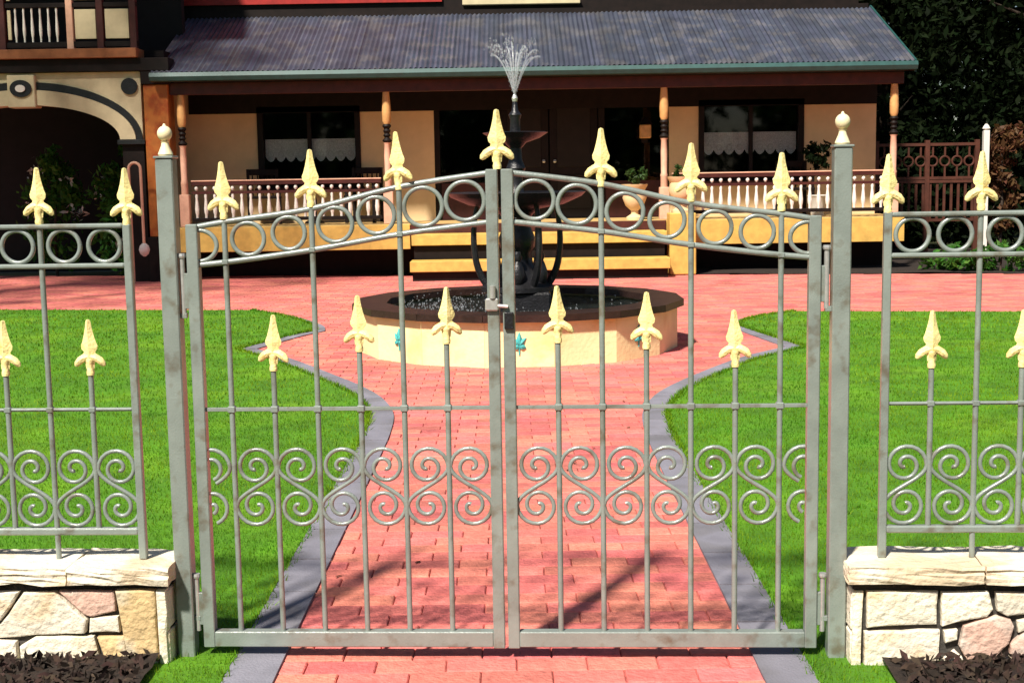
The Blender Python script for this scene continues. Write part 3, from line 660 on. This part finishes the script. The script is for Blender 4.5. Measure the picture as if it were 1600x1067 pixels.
def window(x0, x1):
    fr = MB()
    fr.box(x0, x0+.09, WY-.03, WY+.10, 1.40, 2.72).box(x1-.09, x1, WY-.03, WY+.10, 1.40, 2.72).box(x0+.09, x1-.09, WY-.03, WY+.10, 2.63, 2.72).box(x0+.09, x1-.09, WY-.03, WY+.10, 1.40, 1.48)
    fr.box((x0+x1)/2-.03, (x0+x1)/2+.03, WY+.0, WY+.09, 1.48, 2.63)
    w_ = fr.build('window', 'dark_wood', hs_)
    box('sill', 'red_wood', w_, x0-.06, x1+.06, WY-.10, WY-.032, 1.36, 1.41, .006)
    for a, b in ((x0+.09, (x0+x1)/2-.03), ((x0+x1)/2+.03, x1-.09)): box('pane', 'glass', w_, a, b, WY+.05, WY+.056, 1.48, 2.63)
    # lace valance hung behind the panes: scalloped cloth with eyelet holes
    mb = MB(); n = 9; x = x0+.10; wd = (x1-x0-.20)/n
    for i in range(n):
        xa = x+i*wd; arc = [(xa+wd*t, 1.92-.085*math.sin(math.pi*t)**.8) for t in np.linspace(0, 1, 9)]
        mb.prism([(xa, 2.20)]+arc[:1]+arc[1:]+[(xa+wd, 2.20)], WY+.125, WY+.128)
    w2 = mb.build('lace_valance', 'lace', w_)
    mb = MB()
    for i in range(n):
        xa = x+(i+.5)*wd; mb.tube([(xa+.045*math.cos(t), WY+.121, 1.955+.045*math.sin(t)) for t in np.linspace(0, 6.283, 12)], .006, 5)
    mb.build('lace_trim', 'white_paint', w_)
window(-4.10, -2.42); window(3.10, 4.82)
# entrance: panelled double door with side lights
dr = box('door_frame', 'dark_wood', hs_, -1.22, 2.62, WY+.10, WY+.16, 2.86, 3.0)
for x in (-1.18, -.20, 1.52, 2.56): box('jamb', 'dark_wood', dr, x-.05, x+.05, WY+.04, WY+.17, DZ, 2.86)
for x0, x1 in ((-.14, .65), (.67, 1.46)):
    d_ = box('door', 'dark_wood', hs_, x0, x1, WY+.10, WY+.15, DZ+.01, 2.84, .004)
    for z0, z1 in ((1.0, 1.55), (1.68, 2.68)): box('door_panel', 'ceiling_wood', d_, x0+.12, x1-.12, WY+.085, WY+.099, z0, z1, .006)
    MB().lathe([(.02, 0), (.032, .02), (.02, .05)], 10, (x1-.08 if x0 < 0 else x0+.08, WY+.07, 1.75)).build('door_knob', 'zinc', d_)
for x0, x1 in ((-1.12, -.26), (1.58, 2.50)):
    sl = box('side_light', 'glass', hs_, x0, x1, WY+.10, WY+.106, DZ+.6, 2.84); box('kick_panel', 'red_wood', sl, x0, x1, WY+.08, WY+.13, DZ, DZ+.6)
# posts
def post(x):
    p = MB().lathe([(.055, DZ), (.055, 1.50), (.062, 1.52), (.048, 1.56), (.052, 1.9), (.045, 2.06), (.06, 2.09)], 12, (x, 0, 0)).build('veranda_post', 'post_pink', hs_, smooth=True)
    MB().lathe([(.05, 2.09), (.075, 2.12), (.05, 2.15), (.035, 2.17), (.06, 2.20), (.038, 2.23), (.06, 2.27), (.04, 2.30), (.07, 2.34), (.055, 2.37)], 12, (x, 0, 0)).build('turned_collar', 'dark_wood', p, smooth=True)
    MB().lathe([(.045, 2.37), (.066, 2.42), (.07, 2.55), (.062, 2.72), (.05, 2.86)], 12, (x, 0, 0)).build('post_head', 'post_paint', p, smooth=True)
    box('base_block', 'post_pink', p, x-.075, x+.075, -.075, .075, DZ+.001, DZ+.50, .008)
for x in (-5.04, -1.88, 2.40, 5.95): post(x)
# railing
def bal_mesh():
    return MB().lathe([(.020, .0), (.020, .05), (.030, .08), (.034, .14), (.026, .22), (.018, .30), (.024, .34), (.018, .37)], 8).mesh('baluster', 'white_paint', True)
BAL = bal_mesh(); KNOB = MB().lathe([(.012, 0), (.028, .025), (.030, .045), (.016, .07)], 8).mesh('baluster_knob', 'white_paint', True)
def railing(x0, x1):
    r_ = box('railing', 'red_wood', hs_, x0, x1, -.035, .035, 1.475, 1.535, .008)
    box('rail_moulding', 'post_pink', r_, x0, x1, -.045, .045, 1.536, 1.556, .004)
    box('fret_rail', 'red_wood', r_, x0, x1, -.02, .02, 1.345, 1.385); box('foot_rail', 'dark_wood', r_, x0, x1, -.03, .03, .92, .975, .004)
    n = int((x1-x0)/.136)
    for i in range(n):
        x = x0+(i+.5)*(x1-x0)/n
        b_ = put('baluster', BAL, r_, (x, 0, .975)); put('baluster_knob', KNOB, b_, (0, 0, .42))
railing(-4.93, -1.99); railing(2.52, 5.84)
# roof: corrugated sheets on a beam, gutter, fascia, ceiling
box('veranda_beam', 'red_wood', hs_, -5.2, 6.08, -.06, .06, 2.86, 3.04, .006)
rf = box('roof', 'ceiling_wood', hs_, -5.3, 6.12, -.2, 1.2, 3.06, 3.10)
ay, az, by_, bz = -.24, 3.19, 2.42, 4.30; sl_ = Vector((0, by_-ay, bz-az)); nrm = Vector((0, -sl_.z, sl_.y)).normalized()
def sheet_mesh():
    wd, pitch, nu, nv = .78, .078, 60, 4; v = []
    for j in range(nv+1):
        for i in range(nu+1):
            x = wd*i/nu+(.01 if 0 else 0); h_ = .011*math.cos(2*math.pi*x/pitch); p = Vector((x, ay, az))+sl_*(j/nv)+nrm*h_; v.append(p[:])
    f = [(j*(nu+1)+i, j*(nu+1)+i+1, (j+1)*(nu+1)+i+1, (j+1)*(nu+1)+i) for j in range(nv) for i in range(nu)]
    return MB().add(v, f).mesh('roof_sheet', 'roof_iron', True)
SH = sheet_mesh(); x = -5.42; i = 0
while x < 6.2-.3:
    put('roof_sheet', SH, rf, (x, 0, .003*(i % 2)+random.uniform(0, .003))); x += .7735; i += 1
RX1 = x
for i in range(7):
    t = i/6; p = Vector((0, ay, az))+sl_*t-nrm*.05; box('purlin', 'dark_wood', rf, -5.35, RX1-.03, p.y+.01, p.y+.06, p.z-.04, p.z+.015)
mb = MB(); pr = [(ay-.01, 3.18), (ay-.10, 3.18), (ay-.12, 3.12), (ay-.09, 3.06), (ay-.01, 3.05)]
v = [(xx, y, z) for xx in (-5.42, RX1+.02) for y, z in pr]
mb.add(v, [(0, 1, 2, 3, 4), (9, 8, 7, 6, 5)]+[(j, (j+1) % 5, (j+1) % 5+5, j+5) for j in range(5)]).build('gutter', 'teal', rf)
box('fascia', 'red_wood', rf, -5.42, RX1, ay, ay+.03, 3.045, 3.165)
mb = MB(); mb.add([(RX1, ay, 3.02), (RX1, ay, 3.21), (RX1, by_, 4.33), (RX1, by_, 4.14), (RX1+.03, ay, 3.02), (RX1+.03, ay, 3.21), (RX1+.03, by_, 4.33), (RX1+.03, by_, 4.14)], [(0, 1, 2, 3), (7, 6, 5, 4), (0, 4, 5, 1), (1, 5, 6, 2), (2, 6, 7, 3), (3, 7, 4, 0)]).build('barge_board', 'teal', rf)
mb = MB(); mb.add([(RX1-.06, ay+.3, 3.11), (RX1-.06, by_, 4.20), (RX1-.06, by_, 3.11), (RX1-.1, ay+.3, 3.11), (RX1-.1, by_, 4.20), (RX1-.1, by_, 3.11)], [(0, 1, 2), (5, 4, 3), (0, 3, 4, 1), (1, 4, 5, 2), (2, 5, 3, 0)]).build('gable_infill', 'dark_wood', rf)
# upper storey behind the veranda roof
box('upper_wall', 'dark_wood', hs_, -5.6, 6.0, 2.45, 2.65, 3.3, 6.8)
for i in range(10): box('weatherboard', 'red_paint', hs_, -5.6, -1.1, 2.39, 2.449, 4.50+i*.2, 4.50+i*.2+.19)
sl2 = box('upper_sill', 'facade_cream', hs_, -.75, 1.25, 2.33, 2.449, 4.43, 4.53, .008)
box('upper_window', 'dark_wood', hs_, -.65, 1.15, 2.40, 2.449, 4.54, 6.0)
box('upper_pane', 'glass', hs_, -.57, 1.07, 2.380, 2.386, 4.62, 5.9)
box('flashing', 'dark_wood', hs_, -5.6, 6.15, 2.37, 2.46, 4.26, 4.36)
mb = MB(); mb.prism([(-5.9, 6.8), (6.3, 6.8), (4.0, 9.0), (-3.6, 9.0)], 2.1, 6.5).build('upper_roof', 'roof_iron', hs_)
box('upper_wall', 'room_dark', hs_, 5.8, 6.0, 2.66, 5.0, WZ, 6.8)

# ---------------------------------------------------------------- arched porch with balcony
pc = thing('arched_porch', 'cream arched porch with a round keystone boss and timber balcony above', 'porch', (-7.42, 20.9, 0))
def PX(x): return x+7.42
cz0 = 2.20
def ell(a, b, t): return (a*math.cos(t), cz0+b*math.sin(t))
T = np.linspace(0, math.pi, 41)
# spandrel wall: above the black moulding up to the balcony beam
outer = [ell(1.80, .89, t) for t in T]
mb = MB()
for i in range(40):
    (x1, z1), (x2, z2) = outer[i], outer[i+1]; mb.prism([(x1, z1), (x2, z2), (x2, 3.22), (x1, 3.22)], 0, .25)
mb.build('spandrel', 'facade_cream', pc)
def arcband(a1, b1, a2, b2, y0, y1, name, mat):
    P1 = [ell(a1, b1, t) for t in T]; P2 = [ell(a2, b2, t) for t in T]; mb = MB()
    k = len(T); v = [(x, y0, z) for x, z in P1]+[(x, y0, z) for x, z in P2]+[(x, y1, z) for x, z in P1]+[(x, y1, z) for x, z in P2]; f = []
    for i in range(k-1): f += [(i, i+1, k+i+1, k+i), (2*k+i, 3*k+i, 3*k+i+1, 2*k+i+1), (i, 2*k+i, 2*k+i+1, i+1), (k+i, k+i+1, 3*k+i+1, 3*k+i)]
    f += [(0, k, 3*k, 2*k), (k-1, 3*k-1, 4*k-1, 2*k-1)]
    return mb.add(v, f).build(name, mat, pc)
arcband(1.46, .54, 1.70, .77, -.05, .25, 'arch_ring', 'facade_cream'); arcband(1.703, .773, 1.797, .887, -.02, .2, 'arch_moulding', 'black_iron')
ks = box('keystone', 'facade_cream', pc, -.21, .21, -.09, .2, 2.70, 3.19, .012)
def disc(r, y0, y1, cx, cz, name, mat, parent, sx=1.):
    mb = MB(); n = 24; mb.prism([(cx+sx*r*math.cos(2*math.pi*i/n), cz+r*math.sin(2*math.pi*i/n)) for i in range(n)], y0, y1); return mb.build(name, mat, parent)
b1 = disc(.13, -.11, -.091, 0, 2.985, 'keystone_boss', 'black_iron', ks, 1.28); disc(.055, -.135, -.111, 0, 2.985, 'boss_centre', 'white_paint', ks, 1.35)
for s in (-1, 1):
    disc(.125, -.03, -.001, s*1.63, 3.0, 'roundel', 'black_iron', pc)
    box('pier', 'dark_wood', pc, min(s*1.47, s*1.80), max(s*1.47, s*1.80), .02, .24, -.03, 2.19)
    box('corbel', 'black_iron', pc, min(s*1.42, s*1.84), max(s*1.42, s*1.84), -.06, .27, 2.12, 2.195, .006)
# corner pier in orange timber
cp = box('corner_pier', 'orange_wood', pc, 1.845, 2.22, -.04, .34, .70, 3.02, .01); box('pier_cap', 'dark_wood', cp, 1.82, 2.26, -.07, .37, 3.021, 3.22, .01)
box('pier_base', 'dark_wood', cp, 1.82, 2.26, -.07, .37, -.03, .699, .01)
box('balcony_beam', 'dark_wood', pc, -3.2, 2.26, -.08, .3, 3.225, 3.42, .006)
box('balcony_edge', 'brown_band', pc, -3.2, 1.80, -.16, .3, 3.425, 3.565, .006); box('balcony_floor', 'dark_wood', pc, -3.2, 2.1, .3, 1.6, 3.43, 3.56)
rl = box('balcony_railing', 'dark_wood', pc, -3.2, 1.80, -.03, .03, 4.19, 4.26, .006); box('rail_foot', 'dark_wood', rl, -3.2, 1.80, -.03, .03, 3.60, 3.68)
for x in (-2.2, -.25, .78, 1.24, 1.74): box('balcony_post', 'post_pink' if x == .78 else 'red_wood', pc, x-.05, x+.05, -.055, .055, 3.566, 6.0, .006)
for x in np.arange(-2.05, .65, .125):
    if abs(x+.25) < .1: continue
    put('baluster', BAL, rl, (x, 0, 3.68), 0, (.75, .75, 1.38))
for x0, x1 in ((.85, 1.17), (1.31, 1.67), (-.17, -.12)):
    box('cream_panel', 'facade_cream', pc, x0, x1, -.015, .015, 3.72, 4.16, .004); box('cream_panel', 'facade_cream', pc, x0, x1, -.015, .015, 4.30, 4.50, .004)
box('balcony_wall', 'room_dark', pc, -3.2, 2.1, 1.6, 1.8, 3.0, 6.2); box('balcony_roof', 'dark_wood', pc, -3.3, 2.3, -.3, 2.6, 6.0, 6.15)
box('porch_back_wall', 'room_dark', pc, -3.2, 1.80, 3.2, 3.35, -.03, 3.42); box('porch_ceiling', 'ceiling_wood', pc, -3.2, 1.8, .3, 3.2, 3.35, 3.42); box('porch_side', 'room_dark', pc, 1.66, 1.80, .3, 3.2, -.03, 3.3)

# ---------------------------------------------------------------- plants and trees
def plant(name, label, cat, loc, blobs, n, size, mat, stems=None, group=None, part='crown', stem_mat='bark', stem_name='trunk'):
    root = thing(name, label, cat, loc, 0, group)
    C_ = crown_points(blobs, n); put(part, quads_mesh(part, leaves(C_, size), mat), root)
    mb = MB()
    for pts, rs in stems or []: mb.tube(pts, rs, 8)
    if stems: mb.build(stem_name, stem_mat, root, smooth=True)
    return root
def tree(label, x, y, h, r, z0, n, size, mat, group='tall trees around the garden', lobes=11):
    blobs = []
    for i in range(lobes):
        t = (i+.5)/lobes; z = z0+(h-z0)*t; k = math.sin(math.pi*min(.97, .12+.88*t))**.6*r; a = i*2.4
        blobs.append((.45*k*math.cos(a), .45*k*math.sin(a), z, k*.75, k*.75, (h-z0)/lobes*1.6))
    st = [([(0, 0, -.1), (.05, .03, h*.25), (-.05, .06, h*.55), (.04, 0, h*.9)], [.035*h*.8, .026*h*.8, .016*h*.8, .02])]
    for i in range(0, lobes-1, 1):
        b = blobs[i]; st.append(([(0, .03, max(z0*.6, b[2]-1.0)), (b[0]*.6, b[1]*.6, b[2]-.3), (b[0]*1.5, b[1]*1.5, b[2]+.2)], [.010*h*.7, .006*h*.7, .01]))
    return plant('tree', label, 'tree', (x, y, 0), blobs, n, size, mat, st, group)
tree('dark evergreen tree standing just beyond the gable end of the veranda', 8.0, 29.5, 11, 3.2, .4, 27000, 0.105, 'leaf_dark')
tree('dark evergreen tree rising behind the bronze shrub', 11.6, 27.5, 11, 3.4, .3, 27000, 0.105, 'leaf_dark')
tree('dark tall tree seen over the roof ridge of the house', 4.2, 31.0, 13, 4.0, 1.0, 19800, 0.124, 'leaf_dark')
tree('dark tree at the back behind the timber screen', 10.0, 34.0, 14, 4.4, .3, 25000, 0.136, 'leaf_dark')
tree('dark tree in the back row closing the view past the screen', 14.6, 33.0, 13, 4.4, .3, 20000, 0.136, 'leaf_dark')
tree('leafy green tree beside the lawn whose shade falls on the arched porch', -9.4, 15.6, 12.5, 4.0, 4.7, 4200, .16, 'leaf_mid', lobes=9)
for x, lab in ((7.6, 'dark clipped hedge shrub against the lattice screen posts'), (9.4, 'dark hedge shrub behind the cream post'), (11.4, 'dark hedge shrub beyond the bronze foliage')):
    plant('hedge_shrub', lab, 'shrub', (x, 26.3, 0), [(0, 0, .9, 1.1, .5, .9), (.3, .1, 1.6, .9, .5, .8)], 4500, .10, 'leaf_dark', [([(0, 0, -.05), (0, 0, .5), (.1, 0, 1.2)], [.05, .04, .02])], 'hedge behind the screen')
for x, y, h, lab in ((6.7, 20.35, .30, 'low green plant at the veranda corner beside the red drive'), (7.35, 20.15, .34, 'low green plant in the bed before the timber screen'), (8.1, 20.0, .40, 'low green plant below the cream post'), (8.9, 19.8, .36, 'low green plant at the far end of the drive bed')):
    plant('low_shrub', lab, 'plant', (x, y, .02), [(0, 0, h*.6, .42, .34, h*.55), (.2, 0, h*.8, .25, .2, h*.4)], 620, .065, 'leaf_green', [([(0, 0, -.02), (.02, 0, h*.8)], [.02, .01])], 'low plants along the drive', 'foliage', stem_name='stem')
for x, y, lab in ((-6.4, 22.4, 'dark shrub with pale flowers inside the arch'), (-7.7, 22.8, 'dark leafy shrub deep inside the arch')):
    rt = plant('shrub', lab, 'shrub', (x, y, 0), [(0, 0, 1.0, .5, .35, .9), (.1, 0, 1.7, .35, .3, .5)], 1500, .07, 'leaf_green', [([(0, 0, -.05), (0, 0, .6), (.05, 0, 1.3)], [.03, .025, .015])], 'shrubs in the porch', 'foliage', stem_name='stem')
    put('blossom', quads_mesh('blossom', leaves(crown_points([(0, -.1, 1.2, .5, .3, .8)], 60), .06), 'flower_white'), rt)
plant('bronze_shrub', 'bronze leaved shrub growing beside the slim cream post', 'shrub', (8.72, 24.0, 0), [(0, 0, .95, .28, .25, .55), (.05, 0, 1.9, .34, .3, .42), (-.05, 0, 1.4, .25, .22, .4)], 1500, .08, 'leaf_bronze', [([(0, 0, -.05), (.03, 0, .8), (0, 0, 1.8)], [.04, .03, .015])], None, 'foliage', stem_name='stem')
# cream post and carved screen to the right of the house
gp = thing('garden_post', 'slim cream garden post at the end of the carved timber screen', 'post', (8.33, 23.7, 0))
box('shaft', 'white_paint', gp, -.05, .05, -.05, .05, -.03, 2.2, .006); MB().lathe([(.03, 2.2), (.07, 2.23), (.05, 2.27), (.02, 2.31)], 10).build('post_cap', 'white_paint', gp, smooth=True)
sc = thing('timber_screen', 'dark red timber screen with carved rings and slats beside the veranda', 'screen', (6.5, 24, 0))
for z in (.62, 1.30, 1.36, 1.95): box('rail', 'screen_wood', sc, 0, 1.78, -.03, .03, z, z+.05)
for x in (.0, .9, 1.78): box('post', 'screen_wood', sc, x-.04, x+.04, -.04, .04, -.03, 2.05, .004)
for i in range(14):
    x = .09+i*.125
    if abs(x-.9) < .05: continue
    box('slat', 'screen_wood', sc, x-.022, x+.022, -.012, .012, .67, 1.30)
for i in range(8):
    x = .14+i*.215
    MB().tube([(x+.085*math.cos(t), 0, 1.68+.085*math.sin(t)) for t in np.linspace(0, 6.283, 18)], .018, 6).build('fret_ring', 'screen_wood', sc, smooth=True)
    box('slat', 'screen_wood', sc, x-.015, x+.015, -.012, .012, 1.41, 1.59); box('slat', 'screen_wood', sc, x-.015, x+.015, -.012, .012, 1.77, 1.95)

# ---------------------------------------------------------------- veranda furniture and ornaments
def chair(x, y, rz, label):
    c = thing('veranda_chair', label, 'chair', (x, y, DZ), rz, 'timber chairs on the veranda')
    box('seat', 'dark_wood', c, -.26, .26, -.24, .24, .41, .45, .008)
    for sx_ in (-.23, .23):
        box('leg', 'dark_wood', c, sx_-.025, sx_+.025, -.23, -.18, 0, .409); box('leg', 'dark_wood', c, sx_-.025, sx_+.025, .19, .24, 0, .88)
        box('arm', 'dark_wood', c, sx_-.03, sx_+.03, -.24, .189, .62, .65, .006); box('arm_post', 'dark_wood', c, sx_-.02, sx_+.02, -.22, -.18, .451, .619)
    box('top_rail', 'dark_wood', c, -.204, .204, .195, .235, .78, .88, .008)
    for i in range(5): box('back_slat', 'dark_wood', c, -.17+i*.08, -.15+i*.08, .205, .225, .451, .779)
chair(-3.95, 21.75, .25, 'dark timber armchair under the window nearer the orange pier'); chair(-2.35, 21.8, -.2, 'dark timber armchair between the window and the steps'); chair(4.6, 21.8, .1, 'dark timber armchair below the lace window by the gable end')
tb = thing('veranda_table', 'small dark timber table between the chairs by the orange pier window', 'table', (-3.15, 21.75, DZ))
MB().lathe([(.30, .66), (.32, .68), (.32, .70), (.30, .71)], 20).build('table_top', 'dark_wood', tb); MB().lathe([(.16, 0), (.15, .03), (.04, .08), (.05, .35), (.03, .45), (.06, .66)], 12).build('pedestal', 'dark_wood', tb, smooth=True)
def urn(x, y, z, label, ped, mat='cream_wall', pl='leaf_mid', s=1.):
    u = thing('garden_urn', label, 'urn', (x, y, z), 0, 'urns at the steps'); h0 = 0
    if ped: box('pedestal', 'yellow_paint', u, -.20*s, .20*s, -.20*s, .20*s, 0, .95-z+0, .012); h0 = .95-z
    MB().lathe([(.14*s, h0), (.14*s, h0+.04), (.06*s, h0+.09), (.06*s, h0+.14), (.15*s, h0+.22), (.20*s, h0+.34), (.17*s, h0+.46), (.21*s, h0+.52), (.22*s, h0+.55), (.15*s, h0+.54)], 18).build('bowl', mat, u, smooth=True)
    put('foliage', quads_mesh('foliage', leaves(crown_points([(0, 0, h0+.66*1, .18*s, .18*s, .15)], 200), .05), pl), u)
urn(2.62, 20.62, .02, 'cream urn on a yellow pedestal at the foot of the veranda post', True, s=1.0)
urn(1.95, 21.1, DZ, 'cream urn standing on the deck at the top of the steps', False, s=.95)
tp = thing('potted_topiary', 'dark round topiary in a pale pot by the far window', 'pot plant', (4.92, 21.6, DZ))
MB().lathe([(.10, 0), (.15, .30), (.17, .32), (.14, .33)], 14).build('pot', 'white_paint', tp, smooth=True); MB().tube([(0, 0, .3), (0, 0, .75)], .015, 6).build('stem', 'bark', tp)
put('foliage', quads_mesh('foliage', leaves(crown_points([(0, 0, .95, .19, .19, .22)], 700, .3), .045), 'leaf_dark'), tp)
ln = thing('wall_lantern', 'small cream wall lantern beside the entrance', 'lantern', (2.22, HY+WY-.02, 2.10))
box('back_plate', 'dark_wood', ln, -.05, .05, .0, .04, -.05, .35); box('lamp_body', 'post_paint', ln, -.09, .09, -.16, -.001, .02, .24, .015); MB().lathe([(.13, .24), (.08, .30), (.02, .36)], 8, (0, -.08, 0)).build('lamp_cap', 'dark_wood', ln)
hk = thing('plant_hook', 'slim pink painted hoop stand in front of the orange pier', 'stand', (-5.68, 20.55, 0))
pts = [(-.09, 0, -.03), (-.09, 0, 1.75)]+[(-.09*math.cos(t), 0, 1.75+.09*math.sin(t)) for t in np.linspace(.3, math.pi, 8)]+[(.09, 0, .8), (.09, 0, .62)]
MB().tube(pts, .022, 8).build('hoop', 'post_pink', hk, smooth=True)
MB().lathe([(.02, .42), (.065, .46), (.085, .52), (.07, .58), (.03, .62)], 12, (.09, 0, 0)).build('white_ball', 'white_paint', hk, smooth=True)

# ---------------------------------------------------------------- the street side, behind the viewer: unseen trees added to block light from the low sky
for i, (x, y, h) in enumerate(((-19, -15, 9), (-10, -19, 9.5), (-2, -18, 9), (6, -19, 10), (14, -17, 9.5), (22, -12, 10), (21, 0, 11), (24, 12, 12), (-24, -6, 9))):
    tree('dense green tree added out of view to block low sky light', x, y, h, 4.6, .2, 2600, .5, 'leaf_mid', 'unseen trees added to block low sky light', lobes=7)
